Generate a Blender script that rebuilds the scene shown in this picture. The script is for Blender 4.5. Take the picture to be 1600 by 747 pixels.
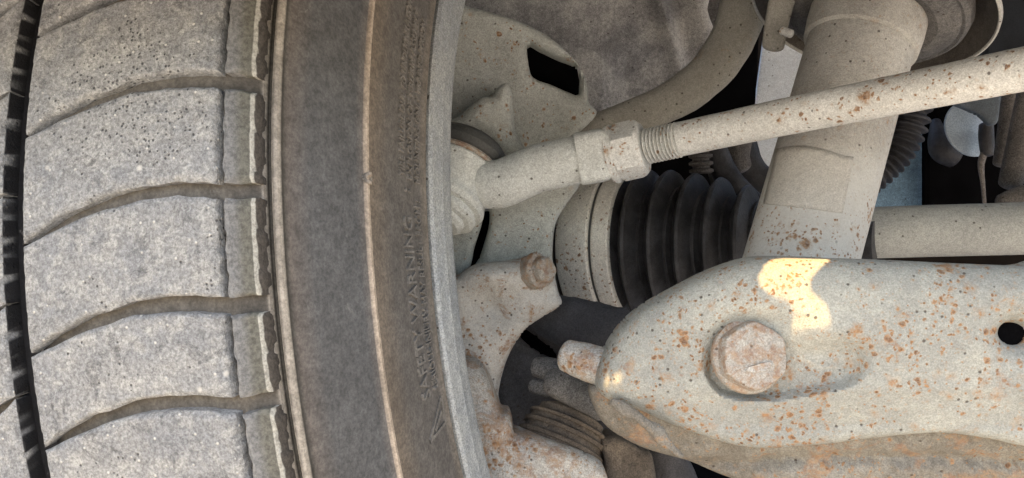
import bpy, bmesh, math, random
import numpy as np
from mathutils import Vector, Matrix, Euler
random.seed(4)
for o in list(bpy.data.objects): bpy.data.objects.remove(o)
SC = bpy.context.scene
COL = SC.collection
F = 1500.0                                   # focal length in photo pixels (photo is 1600 x 747)

# ------------------------------------------------------------------ camera, sky, sun, exposure
cam = bpy.data.cameras.new('camera'); camo = bpy.data.objects.new('camera', cam); COL.objects.link(camo)
cam.sensor_width = 36; cam.lens = 36*F/1600; cam.clip_start = 0.01; cam.clip_end = 200
camo.location = (0, 0, 0); camo.rotation_euler = (math.radians(90), 0, 0); SC.camera = camo
SUN = Vector((-.35, -.46, .81)).normalized()       # towards the sun
world = bpy.data.worlds.new("World"); SC.world = world; world.use_nodes = True
nt = world.node_tree; bg = nt.nodes['Background']; sky = nt.nodes.new('ShaderNodeTexSky')
sky.sky_type = 'NISHITA'; sky.sun_disc = False
sky.sun_elevation = math.asin(SUN.z); sky.sun_rotation = math.atan2(SUN.x, SUN.y)
sky.dust_density = 3.0; sky.air_density = 1.0
nt.links.new(sky.outputs[0], bg.inputs[0]); bg.inputs[1].default_value = 0.15
sl = bpy.data.lights.new('sun', 'SUN'); sl.energy = 4.0; sl.angle = math.radians(.5); sl.color = (1, .62, .25)
so = bpy.data.objects.new('sun', sl); COL.objects.link(so)
so.rotation_euler = SUN.to_track_quat('Z', 'Y').to_euler(); so.location = SUN*3
vs = SC.view_settings; vs.view_transform = 'Standard'; vs.look = 'None'; vs.gamma = 1; vs.exposure = 1.82
vs.use_curve_mapping = False

# ------------------------------------------------------------------ helpers
def W(px, py, d):
    return np.array([(px-800)/F*d, d, (373.5-py)/F*d])
def spline(pts, n=8, closed=False):
    P = np.array(pts, float); N = len(P); out = []
    rng = range(N) if closed else range(N-1)
    for i in rng:
        if closed: a, b, c, d = P[i-1], P[i], P[(i+1) % N], P[(i+2) % N]
        else: a, b, c, d = P[max(i-1, 0)], P[i], P[i+1], P[min(i+2, N-1)]
        for k in range(n):
            t = k/n
            out.append(.5*((2*b)+(-a+c)*t+(2*a-5*b+4*c-d)*t*t+(-a+3*b-3*c+d)*t**3))
    if not closed: out.append(P[-1])
    return np.array(out)
def lump(p, sc, seed=0):
    p = np.asarray(p)*sc; r = np.random.RandomState(seed); s = 0
    for k in range(7):
        v = r.normal(size=p.shape[-1])*(1+.35*k); s = s+np.sin(p@v+r.rand()*6.28)/(1+.4*k)
    return s/3.2
def link(name, me, mat, parent=None, smooth=35):
    o = bpy.data.objects.new(name, me); COL.objects.link(o)
    if mat: me.materials.append(mat)
    if smooth:
        me.shade_smooth(); me.set_sharp_from_angle(angle=math.radians(smooth))
    if parent:
        o.parent = parent; o.matrix_parent_inverse = Matrix.Identity(4)
    return o
def mesh(name, V, Fc, mat, parent=None, smooth=35):
    V = np.asarray(V, float)
    if parent is not None: base = PW[parent.name]
    else: base = (V.min(0)+V.max(0))/2
    me = bpy.data.meshes.new(name)
    me.from_pydata((V-base).tolist(), [], [list(map(int, f)) for f in Fc]); me.validate()
    bm = bmesh.new(); bm.from_mesh(me); bmesh.ops.recalc_face_normals(bm, faces=bm.faces); bm.to_mesh(me); bm.free()
    o = link(name, me, mat, parent, smooth)
    if parent is None: o.location = base
    PW[o.name] = base
    return o
PW = {}
def thing(name, label, cat, loc, group=None):
    o = bpy.data.objects.new(name, None); COL.objects.link(o); o.empty_display_size = .01
    o.location = loc; PW[o.name] = np.array(loc, float); return tag(o, label, cat, group)
def tag(o, label, cat, group=None):
    o['label'] = label; o['category'] = cat
    if group: o['group'] = group
    return o
def inside(P, poly):
    x, y = P[:, 0][:, None], P[:, 1][:, None]
    a = poly; b = np.roll(poly, -1, 0)
    c = ((a[:, 1] > y) != (b[:, 1] > y))
    with np.errstate(divide='ignore', invalid='ignore'):
        xi = (b[:, 0]-a[:, 0])*(y-a[:, 1])/(b[:, 1]-a[:, 1])+a[:, 0]
    return (np.sum(c & (x < xi), 1) % 2) == 1
def nearest(P, poly):
    a = poly; b = np.roll(poly, -1, 0); ab = b-a; L = np.maximum((ab**2).sum(1), 1e-12)
    best = np.full(len(P), 1e9); bp = np.zeros((len(P), 2))
    for k in range(0, len(P), 4000):
        q = P[k:k+4000]
        t = np.clip(((q[:, None]-a)*ab).sum(2)/L, 0, 1)
        c = a+t[..., None]*ab; d = ((q[:, None]-c)**2).sum(2); i = d.argmin(1)
        best[k:k+4000] = np.sqrt(d[np.arange(len(q)), i]); bp[k:k+4000] = c[np.arange(len(q)), i]
    return best, bp
def relief(name, outline, D, mat, parent=None, t=.008, R=20, k=1.0, step=4, holes=(), extra=None, nrm=(0, -1, 0),
           smooth_outline=True, lumpy=0, lsc=60, seed=1, hk=8):
    """solid pressed or cast plate: outline in photo pixels laid at depth D(px, py), edges rounded over R pixels, thickness t"""
    Df = D if callable(D) else (lambda x, y: np.full_like(x, D, dtype=float))
    polys = [spline(outline, 6, True) if smooth_outline else np.array(outline, float)]
    polys += [spline(h, hk, True) for h in holes]
    lo, hi = polys[0].min(0)-step, polys[0].max(0)+step
    xs = np.arange(lo[0], hi[0]+step, step); ys = np.arange(lo[1], hi[1]+step, step)
    X, Y = np.meshgrid(xs, ys); P = np.stack([X.ravel(), Y.ravel()], 1)
    ins = inside(P, polys[0])
    for h in polys[1:]: ins &= ~inside(P, h)
    d = np.full(len(P), 1e9); bp = np.zeros_like(P)
    for pl in polys:
        dd, bb = nearest(P, pl); m = dd < d; d[m] = dd[m]; bp[m] = bb[m]
    nx = len(xs); idx = np.arange(len(P)).reshape(X.shape)
    q = np.stack([idx[:-1, :-1], idx[:-1, 1:], idx[1:, 1:], idx[1:, :-1]], -1).reshape(-1, 4)
    keep = ins[q].sum(1) >= 2; q = q[keep]
    used = np.zeros(len(P), bool); used[q.ravel()] = True
    snap = used & (~ins | (d < .35*step)); P[snap] = bp[snap]; d[snap] = 0
    h = None
    if callable(R): R = R(P[:, 0], P[:, 1])
    dc = np.minimum(d, R); hgt = np.sqrt(np.maximum(R*R-(R-dc)**2, 0))
    Dv = Df(P[:, 0], P[:, 1]); hgt = hgt*Dv/F*k
    if extra is not None: hgt = hgt+extra(P[:, 0], P[:, 1], d)
    if lumpy: hgt = hgt+lump(P, lsc/1000., seed)*lumpy*np.minimum(1, d/(.5*R+1))
    base = np.stack([(P[:, 0]-800)/F*Dv, Dv, (373.5-P[:, 1])/F*Dv], 1)
    n = np.array(nrm, float); n /= np.linalg.norm(n)
    front = base+hgt[:, None]*n; back = base-t*n
    remap = -np.ones(len(P), int); u = np.where(used)[0]; remap[u] = np.arange(len(u)); m = len(u)
    V = np.vstack([front[u], back[u]]); q = remap[q]
    edges = {}
    for f in q:
        for i in range(4):
            a, b = int(f[i]), int(f[(i+1) % 4]); e = (min(a, b), max(a, b)); edges.setdefault(e, []).append((a, b))
    Fc = [list(f) for f in q]+[[int(i)+m for i in f[::-1]] for f in q]
    for e, l in edges.items():
        if len(l) == 1: a, b = l[0]; Fc.append([b, a, a+m, b+m])
    return mesh(name, V, Fc, mat, parent)
def frame_of(t, ref=None):
    t = t/np.linalg.norm(t); r = np.array([0, 0, 1.]) if ref is None else ref
    if abs(t@r) > .95: r = np.array([1., 0, 0])
    u = r-(r@t)*t; u /= np.linalg.norm(u); return t, u, np.cross(t, u)
def tube(pts, mat, name, parent=None, n=20, sub=8, flat=1.0, power=2.0, roll=0, lumpy=0, seed=2, cap=True):
    """pts: (px, py, depth, radius in metres); section = superellipse, 'flat' scales its second axis"""
    A = np.array([list(W(p[0], p[1], p[2]))+[p[3]] for p in pts]); S = spline(A, sub) if len(A) > 2 else np.array([A[0]+(A[1]-A[0])*k/sub for k in range(sub+1)])
    V = []; Fc = []; ref = None
    if cap:                                   # rounded ends
        def endcap(S, rev):
            e, f = (S[-1], S[-2]) if rev else (S[0], S[1]); t = e[:3]-f[:3]; t /= np.linalg.norm(t); out = []
            for a in (.35, .7, 1.05, 1.4): out.append(list(e[:3]+t*e[3]*math.sin(a)*.5)+[e[3]*math.cos(a)])
            return out
        S = np.array(endcap(S, False)[::-1]+S.tolist()+endcap(S, True))
    T = np.gradient(S[:, :3], axis=0)
    for i in range(len(S)):
        t, u, v = frame_of(T[i], ref); ref = u
        for j in range(n):
            a = 2*math.pi*j/n+roll; c, s = math.cos(a), math.sin(a)
            c = math.copysign(abs(c)**(2/power), c); s = math.copysign(abs(s)**(2/power), s)
            r = S[i, 3]
            V.append(S[i, :3]+u*c*r+v*s*r*flat)
    m = len(S)
    for i in range(m-1):
        for j in range(n): Fc.append([i*n+j, i*n+(j+1) % n, (i+1)*n+(j+1) % n, (i+1)*n+j])
    Fc.append(list(range(n))); Fc.append([(m-1)*n+j for j in range(n)])
    V = np.array(V)
    if lumpy: 
        c = np.repeat(S[:, :3], n, 0); V = V+(V-c)*(lump(V, 160, seed)*lumpy)[:, None]
    return mesh(name, V, Fc, mat, parent)
def lathe(org, axis, prof, mat, name, parent=None, n=64, sides=None, lumpy=0, seed=3, rfun=None, ring=False):
    """prof: (distance along axis, radius); sides = 6 makes a hexagon"""
    org = np.array(org, float); t, u, v = frame_of(np.array(axis, float)); V = []; Fc = []
    n = sides*6 if sides else n
    for (s, r) in prof:
        for j in range(n):
            a = 2*math.pi*j/n; rr = r
            if sides:
                b = (a % (2*math.pi/sides))-math.pi/sides; rr = min(r, r*.9*math.cos(math.pi/sides)/math.cos(b)/.9)
            if rfun: rr = rfun(s, r, a)
            V.append(org+t*s+(u*math.cos(a)+v*math.sin(a))*rr)
    m = len(prof)
    for i in range(m-1):
        for j in range(n): Fc.append([i*n+j, i*n+(j+1) % n, (i+1)*n+(j+1) % n, (i+1)*n+j])
    if ring:
        for j in range(n): Fc.append([(m-1)*n+j, (m-1)*n+(j+1) % n, (j+1) % n, j])
    else: Fc.append(list(range(n))); Fc.append([(m-1)*n+j for j in range(n)])
    V = np.array(V)
    if lumpy: V = V+lump(V, 90, seed)[:, None]*lumpy*np.array([.5, -.8, .5])
    return mesh(name, V, Fc, mat, parent, smooth=28)

# ------------------------------------------------------------------ materials
class NT:
    def __init__(s, name):
        s.m = bpy.data.materials.new(name); s.m.use_nodes = True; s.t = s.m.node_tree; s.b = s.t.nodes['Principled BSDF']
        s.tc = s.t.nodes.new('ShaderNodeTexCoord').outputs['Object']
    def n(s, typ, **kw):
        x = s.t.nodes.new(typ)
        for k, v in kw.items():
            if k in x.inputs: 
                if isinstance(v, bpy.types.NodeSocket): s.t.links.new(v, x.inputs[k])
                else: x.inputs[k].default_value = v
            else: setattr(x, k, v)
        return x
    def noise(s, sc, det=3, rough=.6, vec=None, dist=0):
        return s.n('ShaderNodeTexNoise', Scale=sc, Detail=det, Roughness=rough, Distortion=dist, Vector=vec or s.tc).outputs[0]
    def ramp(s, f, a, b, ca=0, cb=1):
        x = s.n('ShaderNodeMapRange', Value=f); x.inputs['From Min'].default_value = a; x.inputs['From Max'].default_value = b
        x.inputs['To Min'].default_value = ca; x.inputs['To Max'].default_value = cb; x.interpolation_type = 'SMOOTHSTEP'; return x.outputs[0]
    def mix(s, f, a, b, mode='MIX'):
        x = s.t.nodes.new('ShaderNodeMix'); x.data_type = 'RGBA'; x.blend_type = mode
        for i, v in ((0, f), (6, a), (7, b)):
            if isinstance(v, bpy.types.NodeSocket): s.t.links.new(v, x.inputs[i])
            else: x.inputs[i].default_value = v if i == 0 else (tuple(v)+(1,))[:4]
        return x.outputs[2]
    def math(s, op, a, b=0):
        x = s.t.nodes.new('ShaderNodeMath'); x.operation = op
        for i, v in ((0, a), (1, b)):
            if isinstance(v, bpy.types.NodeSocket): s.t.links.new(v, x.inputs[i])
            else: x.inputs[i].default_value = v
        return x.outputs[0]
    def grey(s, f): return s.n('ShaderNodeCombineColor', Red=f, Green=f, Blue=f).outputs[0]
    def finish(s, col, rough, height, dist=.0004, strength=.6, metal=0, spec=.3):
        s.t.links.new(col, s.b.inputs['Base Color'])
        if isinstance(rough, bpy.types.NodeSocket): s.t.links.new(rough, s.b.inputs['Roughness'])
        else: s.b.inputs['Roughness'].default_value = rough
        s.b.inputs['Metallic'].default_value = metal; s.b.inputs['Specular IOR Level'].default_value = spec
        if height is not None:
            b = s.n('ShaderNodeBump', Height=height, Distance=dist, Strength=strength); s.t.links.new(b.outputs[0], s.b.inputs['Normal'])
        return s.m
def dusty(name, c1, c2, rust=0.0, spot=0.0, speck=0.45, bump=.6, rough=.85, big=22, pits=.3, band=None, cast=1.6, rscale=60):
    """grey metal under road dust with orange rust: 'rust' = large patches, 'spot' = pin spots"""
    t = NT(name)
    col = t.mix(t.ramp(t.noise(big, 5, .65), .35, .65), c1, c2)
    fine = t.noise(1500, 2, .7); mid = t.noise(420, 4, .7)
    col = t.mix(1, col, t.grey(t.ramp(fine, .25, .75, 1-speck, 1+speck*.8)), 'MULTIPLY')
    col = t.mix(1, col, t.grey(t.ramp(mid, .25, .75, 1-speck*.5, 1+speck*.4)), 'MULTIPLY')
    h = t.math('ADD', t.math('ADD', t.math('MULTIPLY', fine, .5), mid), t.math('MULTIPLY', t.noise(130, 4, .6), cast))
    st_ = t.ramp(t.noise(90, 5, .75, dist=1.2), .56, .70); col = t.mix(t.math('MULTIPLY', st_, .3), col, tuple(x*.55 for x in c1))
    if pits:
        v = t.n('ShaderNodeTexVoronoi', Scale=330, Randomness=1.0, Vector=t.tc)
        pick = t.math('GREATER_THAN', t.n('ShaderNodeSeparateColor', Color=v.outputs['Color']).outputs[0], 1-pits*.35)
        pit = t.math('MULTIPLY', t.ramp(v.outputs['Distance'], .12, .26, 1, 0), pick)
        col = t.mix(t.math('MULTIPLY', pit, .75), col, (.045, .03, .022)); h = t.math('SUBTRACT', h, pit)
    if band:
        zz = t.n('ShaderNodeSeparateXYZ', Vector=t.tc).outputs[2]; dst = t.ramp(t.math('ADD', zz, t.math('MULTIPLY', t.noise(60, 5, .7), .03)), .055, .10, 1, 0)
        col = t.mix(t.math('MULTIPLY', dst, .6), col, (.62, .61, .56))
    if spot:
        warp = t.mix(.004, t.tc, t.n('ShaderNodeTexNoise', Scale=180., Detail=3., Vector=t.tc).outputs['Color'], 'ADD')
        clus = t.ramp(t.noise(45, 4, .7), .42, .60)
        if band:
            z_ = t.n('ShaderNodeSeparateXYZ', Vector=t.tc).outputs[2]; bm_ = t.math('MULTIPLY', t.ramp(z_, band[0], band[0]+.006), t.ramp(z_, band[1]-.012, band[1], 1, 0)); clus = t.math('MULTIPLY', bm_, t.ramp(t.noise(70, 3), .38, .55)); spot = .6
        for sc, lim, seedx in ((700, .46, 7.), (340, .42, 0.), (120, .24, 3.)):
            off = t.n('ShaderNodeVectorMath', operation='ADD'); t.t.links.new(warp, off.inputs[0]); off.inputs[1].default_value = (seedx, seedx, 0)
            v = t.n('ShaderNodeTexVoronoi', Scale=sc, Randomness=1.0, Vector=off.outputs[0])
            rnd = t.n('ShaderNodeSeparateColor', Color=v.outputs['Color']).outputs[1]
            rad = t.math('MULTIPLY', t.ramp(rnd, 1-spot, 1, 0, lim), t.math('ADD', .25 if not band else .06, t.math('MULTIPLY', clus, .95)))
            rad = t.math('ADD', rad, t.math('MULTIPLY', t.math('SUBTRACT', t.noise(600, 4, .7), .5), .55))
            inv = t.math('SUBTRACT', rad, v.outputs['Distance']); f = t.ramp(inv, -.06, .06)
            f = t.math('MULTIPLY', f, t.math('GREATER_THAN', rnd, 1-spot))
            rc = t.mix(t.math('MULTIPLY', t.ramp(inv, .0, .16), t.ramp(t.noise(500, 3), .3, .6)), (.37, .21, .10), (.12, .055, .025))
            col = t.mix(t.ramp(inv, -.30, .02, 0, .38), col, t.mix(t.math('GREATER_THAN', rnd, 1-spot), col, (.34, .235, .14)))
            col = t.mix(t.math('MULTIPLY', f, t.ramp(t.noise(900, 3, .7), .3, .6, .45, .9)), col, rc); h = t.math('ADD', h, t.math('MULTIPLY', f, .5))
    if rust:
        w = t.noise(rscale, 6, .68, dist=.6); f = t.ramp(w, .66-.16*rust, .72-.12*rust)
        f = t.math('MULTIPLY', f, t.ramp(t.noise(500, 3, .7), .35, .6, .3, 1))
        rc = t.mix(t.ramp(t.noise(260, 4, .7), .35, .65), (.36, .235, .13), (.23, .125, .075))
        col = t.mix(t.math('MULTIPLY', f, .72), col, rc); h = t.math('ADD', h, t.math('MULTIPLY', f, .35))
    return t.finish(col, rough, h, .0008, bump)

M = {}
M['arm'] = dusty('pale_dusty_arm_metal', (.392, .398, .348), (.280, .290, .264), rust=.45, spot=.50, speck=0.24, big=18, pits=0.6, cast=1.0, rscale=75)
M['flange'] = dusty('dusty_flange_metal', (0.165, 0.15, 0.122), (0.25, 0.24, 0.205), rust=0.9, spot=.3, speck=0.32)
M['rod'] = dusty('dusty_rod_metal', (0.66, 0.675, 0.65), (0.54, 0.55, 0.525), rust=.2, spot=.24, speck=0.26, pits=.35, cast=.8)
M['rodend'] = dusty('dusty_rod_end_metal', (0.646, 0.677, 0.642), (0.522, 0.545, 0.523), speck=0.28, pits=.5)
M['strut'] = dusty('dusty_strut_metal', (0.379, 0.373, 0.342), (0.504, 0.504, 0.463), spot=.12, speck=0.26, pits=.35, cast=.7, band=(.010, .052))
M['strutcup'] = dusty('grimy_spring_seat', (0.100, 0.100, 0.098), (0.170, 0.163, 0.150), speck=0.45, big=40)
M['seatdark'] = dusty('dark_spring_seat', (.075, .068, .06), (.12, .108, .092), speck=.3)
M['knuckle'] = dusty('dusty_knuckle_metal', (0.402, 0.416, 0.379), (0.504, 0.529, 0.491), spot=.14, speck=0.28, pits=0.3, cast=2.2)
M['knucklelow'] = dusty('rusty_knuckle_metal', (0.54, 0.53, 0.485), (0.43, 0.425, 0.395), rust=0.75, spot=.35, speck=0.20, pits=0.4, cast=2.2, rscale=90)
M['rusty'] = dusty('rusty_bracket_metal', (0.45, 0.435, 0.385), (0.36, 0.352, 0.325), rust=1.2, spot=.4, speck=0.39, pits=0.3, cast=2.2, rscale=75)
M['bolt'] = dusty('rusty_bolt_metal', (0.4, 0.38, 0.33), (0.32, 0.3, 0.265), rust=1.35, spot=.5, speck=0.3, pits=.5, rscale=150)
M['bar'] = dusty('dusty_sway_bar_metal', (0.348, 0.342, 0.300), (0.285, 0.279, 0.246), rust=.25, speck=0.24, pits=.4)
M['cup'] = dusty('dusty_joint_cup_metal', (0.780, 0.776, 0.699), (0.670, 0.643, 0.580), spot=.16, speck=0.24, pits=0.3, cast=.5)
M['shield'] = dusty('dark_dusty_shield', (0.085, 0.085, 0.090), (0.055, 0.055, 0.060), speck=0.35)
M['lug'] = dusty('grey_lug_metal', (.18, .178, .17), (.11, .11, .108), speck=0.59, cast=2.2)
M['liner'] = dusty('grimy_wheel_housing', (0.22, 0.216, 0.212), (0.5, 0.485, 0.45), speck=0.4, big=26, pits=0.15)
M['rackm'] = dusty('dusty_rack_tube', (0.408, 0.412, 0.376), (0.338, 0.342, 0.316), speck=0.26, pits=.3)
M['dim'] = dusty('dull_pipe_metal', (.17, .155, .14), (.10, .095, .09), speck=0.52)
M['blue'] = dusty('blue_grey_panel_metal', (0.28, 0.44, 0.58), (0.17, 0.28, 0.38), speck=0.39, pits=.3)
M['pale'] = dusty('pale_panel_metal', (0.8, 0.85, 0.88), (0.68, 0.74, 0.78), speck=0.26, pits=.2)
M['rimm'] = dusty('dusty_rim_metal', (0.281, 0.302, 0.308), (0.351, 0.370, 0.361), speck=0.39, big=60, pits=.3)
M['brownb'] = dusty('brown_grimy_rubber', (0.2, 0.165, 0.125), (0.085, 0.072, 0.058), speck=0.45, pits=.2)
M['dust'] = dusty('concrete_ground', (.40, .44, .48), (.45, .49, .53), speck=0.26, big=3, pits=0)
def plain(name, c, rough=.7, fine=.3, bump=.3, metal=0):
    t = NT(name); n1 = t.noise(1200, 3, .7)
    col = t.mix(1, t.mix(t.ramp(t.noise(40, 4), .35, .65), c, tuple(x*.7 for x in c)), t.grey(t.ramp(n1, .25, .75, 1-fine, 1+fine)), 'MULTIPLY')
    return t.finish(col, rough, n1, .0003, bump, metal)
M['boot'] = dusty('black_rubber_boot', (.022, .022, .024), (.050, .050, .053), speck=0.25, rough=0.5, big=70, pits=0, cast=.4)
M['seal'] = plain('dark_grey_rubber_seal', (.07, .073, .07), .6)
M['black'] = plain('black_cover_and_shade', (.0045, .0045, .005), 1.)  # also stands for the shade in holes, slits and gaps
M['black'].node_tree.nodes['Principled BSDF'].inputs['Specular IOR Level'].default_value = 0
M['darkrail'] = plain('dark_rail_paint', (.018, .021, .025), .9)
M['steel'] = plain('grey_steel', (.10, .12, .135), .6)
M['silver'] = plain('silver_disc_metal', (.36, .43, .49), .45, .3, .3, .2)
M['body'] = plain('sun_screen_grey', (.38, .38, .37), .8)  # grey of the added sun screen, pale enough to bounce ground light

def tread_mat():
    t = NT('worn_tread_rubber')
    g1 = t.noise(760, 4, .8); g2 = t.noise(1500, 2, .6); g3 = t.noise(30, 5, .7)
    col = t.mix(t.ramp(g3, .35, .65), (.225, .232, .232), (.295, .295, .278))
    col = t.mix(t.math('MULTIPLY', t.ramp(t.noise(130, 6, .75), .46, .62), .6), col, (.40, .395, .36))
    col = t.mix(t.math('MULTIPLY', t.ramp(t.noise(80, 7, .85, dist=.8), .53, .62), .62), col, (.10, .10, .10))
    col = t.mix(1, col, t.grey(t.ramp(g1, .34, .66, .66, 1.28)), 'MULTIPLY')
    col = t.mix(1, col, t.grey(t.ramp(g2, .3, .7, .86, 1.14)), 'MULTIPLY')
    v = t.n('ShaderNodeTexVoronoi', Scale=420., Vector=t.tc); r = t.n('ShaderNodeSeparateColor', Color=v.outputs['Color'])
    gr = t.math('MULTIPLY', t.ramp(v.outputs['Distance'], .1, .3, 1, 0), t.math('GREATER_THAN', r.outputs[0], .90))
    col = t.mix(gr, col, (.60, .59, .54))
    v3 = t.n('ShaderNodeTexVoronoi', Scale=160., Vector=t.tc); r3 = t.n('ShaderNodeSeparateColor', Color=v3.outputs['Color'])
    gr3 = t.math('MULTIPLY', t.ramp(v3.outputs['Distance'], .06, .22, 1, 0), t.math('GREATER_THAN', r3.outputs[1], .93))
    col = t.mix(t.math('MULTIPLY', gr3, .8), col, (.60, .58, .52))
    v2 = t.n('ShaderNodeTexVoronoi', Scale=700., Vector=t.tc); r2 = t.n('ShaderNodeSeparateColor', Color=v2.outputs['Color'])
    pk = t.math('MULTIPLY', t.ramp(v2.outputs['Distance'], .15, .4, 1, 0), t.math('GREATER_THAN', t.math('ADD', r2.outputs[0], t.math('MULTIPLY', t.ramp(t.noise(30, 4), .50, .64), .60)), 1.04))
    col = t.mix(t.math('MULTIPLY', pk, .8), col, (.04, .04, .04))
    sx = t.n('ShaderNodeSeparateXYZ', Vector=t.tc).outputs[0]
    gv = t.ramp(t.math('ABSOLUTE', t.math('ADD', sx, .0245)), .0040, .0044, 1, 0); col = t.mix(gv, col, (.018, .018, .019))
    h = t.math('ADD', g1, t.math('MULTIPLY', t.math('SUBTRACT', gr, pk), .6))
    return t.finish(col, .9, h, .0010, .9)
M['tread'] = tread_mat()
def tyre_mat(raised=0):
    """wheel-local coordinates: x along the axle, radius from y and z; dust colour changes with the radius"""
    t = NT('dusty_tyre_rubber' if not raised else 'dusty_tyre_lettering')
    s = t.n('ShaderNodeSeparateXYZ', Vector=t.tc)
    r = t.math('SQRT', t.math('ADD', t.math('MULTIPLY', s.outputs[1], s.outputs[1]), t.math('MULTIPLY', s.outputs[2], s.outputs[2])))
    cr = t.n('ShaderNodeValToRGB'); e = cr.color_ramp.elements
    stops = [(.205, (.15, .135, .11)), (.219, (.17, .15, .12)), (.224, (.108, .101, .091)), (.250, (.108, .100, .088)), (.261, (.135, .112, .085)), (.2633, (.15, .125, .095)),
             (.2639, (.36, .30, .23)), (.2655, (.36, .30, .23)), (.2664, (.125, .115, .105)), (.270, (.086, .087, .085)), (.290, (.088, .088, .085)), (.298, (.12, .105, .09)),
             (.2990, (.10, .09, .076)), (.2999, (.06, .055, .045)), (.3012, (.06, .055, .045)), (.3017, (.30, .27, .22)), (.3030, (.26, .235, .195)), (.3036, (.075, .067, .055)), (.3060, (.085, .076, .062)), (.32, (.16, .14, .11))]
    x = t.math('DIVIDE', t.math('SUBTRACT', r, .2), .125); t.t.links.new(x, cr.inputs[0])
    while len(e) > 1: e.remove(e[-1])
    for i, (p, c) in enumerate(stops):
        el = e[0] if i == 0 else e.new((p-.2)/.125)
        el.position = (p-.2)/.125; el.color = c+(1,)
    col = cr.outputs[0]
    gv = t.ramp(t.math('ABSOLUTE', t.math('ADD', s.outputs[0],   .0245)), .0055, .0095, 1, 0)
    col = t.mix(gv, col, (.010, .010, .011))
    if raised: col = t.mix(.45, col, (.22, .21, .185))
    g = t.noise(900, 3, .7); big = t.noise(45, 6, .7); m2 = t.noise(260, 4, .7)
    for f, a, b in ((g, .78, 1.25), (big, .86, 1.14), (m2, .80, 1.22)):
        col = t.mix(1, col, t.grey(t.ramp(f, .3, .7, a, b)), 'MULTIPLY')
    st = t.n('ShaderNodeMapping', Vector=t.tc); st.inputs['Scale'].default_value = (1, .3, .3)
    scr = t.ramp(t.noise(160, 6, .75, st.outputs[0], 1.5), .62, .70)
    col = t.mix(t.math('MULTIPLY', scr, .25), col, (.30, .29, .27))
    return t.finish(col, .8, t.math('ADD', g, m2), .0003, .45)
M['tyre'] = tyre_mat(); M['letter'] = tyre_mat(1)
def shoulder_mat():
    t = NT('shoulder_block_rubber'); g = t.noise(700, 4, .75)
    st = t.n('ShaderNodeSeparateXYZ', Vector=t.tc).outputs[0]
    f = t.ramp(st, .0535, .0565)
    col = t.mix(f, (.17, .17, .162), (.125, .122, .10)); col = t.mix(t.ramp(st, .0579, .0582), col, (.36, .35, .30))
    col = t.mix(t.ramp(st, .0588, .0591), col, (.07, .062, .052))
    col = t.mix(1, col, t.grey(t.ramp(g, .28, .72, .6, 1.35)), 'MULTIPLY')
    return t.finish(col, .9, g, .0006, .7)
M['shoulder'] = shoulder_mat()

# ------------------------------------------------------------------ ground, dark body behind
GZ = -.345
g = mesh('ground', [(-30, -30, GZ), (30, -30, GZ), (30, 30, GZ), (-30, 30, GZ)], [(0, 1, 2, 3)], M['dust'], None, 0); g['kind'] = 'structure'
def box(name, lo, hi, mat, parent=None):
    x0, y0, z0 = lo; x1, y1, z1 = hi
    V = [(x0, y0, z0), (x1, y0, z0), (x1, y1, z0), (x0, y1, z0), (x0, y0, z1), (x1, y0, z1), (x1, y1, z1), (x0, y1, z1)]
    return mesh(name, V, [(0, 1, 2, 3), (4, 5, 6, 7), (0, 1, 5, 4), (1, 2, 6, 5), (2, 3, 7, 6), (3, 0, 4, 7)], mat, parent, 0)
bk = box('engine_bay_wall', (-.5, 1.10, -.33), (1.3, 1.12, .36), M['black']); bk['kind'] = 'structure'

# ------------------------------------------------------------------ the wheel
WV = [-0.04213273, 0.60185024, -0.01981549, -0.2987686, 0.09042338]
C0 = np.array(WV[:3]); yaw, roll = WV[3:]
AX = np.array([math.cos(yaw)*math.cos(roll), math.sin(yaw)*math.cos(roll), math.sin(roll)])
UP = np.array([0, 0, 1.]); UP = UP-(UP@AX)*AX; UP /= np.linalg.norm(UP)
YY = np.cross(UP, AX)
wheel = bpy.data.objects.new('car_wheel', None); COL.objects.link(wheel)
MW = Matrix(((AX[0], YY[0], UP[0], C0[0]), (AX[1], YY[1], UP[1], C0[1]), (AX[2], YY[2], UP[2], C0[2]), (0, 0, 0, 1)))
wheel.matrix_world = MW; wheel.empty_display_size = .05
tag(wheel, 'worn grey car tyre with dusty brown sidewall on a dull metal rim', 'wheel')
def wl(s, r, ph): return (s, -r*math.cos(ph), r*math.sin(ph))
def wmesh(name, V, Fc, mat, parent, smooth=35):
    me = bpy.data.meshes.new(name); me.from_pydata(V, [], Fc); me.validate()
    bm = bmesh.new(); bm.from_mesh(me); bmesh.ops.recalc_face_normals(bm, faces=bm.faces); bm.to_mesh(me); bm.free()
    return link(name, me, mat, parent, smooth)
def wlathe(name, prof, mat, parent, n=420):
    V = []; Fc = []; m = len(prof)
    for (s, r) in prof:
        for j in range(n): V.append(wl(s, r, 2*math.pi*j/n))
    for i in range(m-1):
        for j in range(n): Fc.append((i*n+j, i*n+(j+1) % n, (i+1)*n+(j+1) % n, (i+1)*n+j))
    return wmesh(name, V, Fc, mat, parent, 30)
SC0 = -.0245
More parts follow.
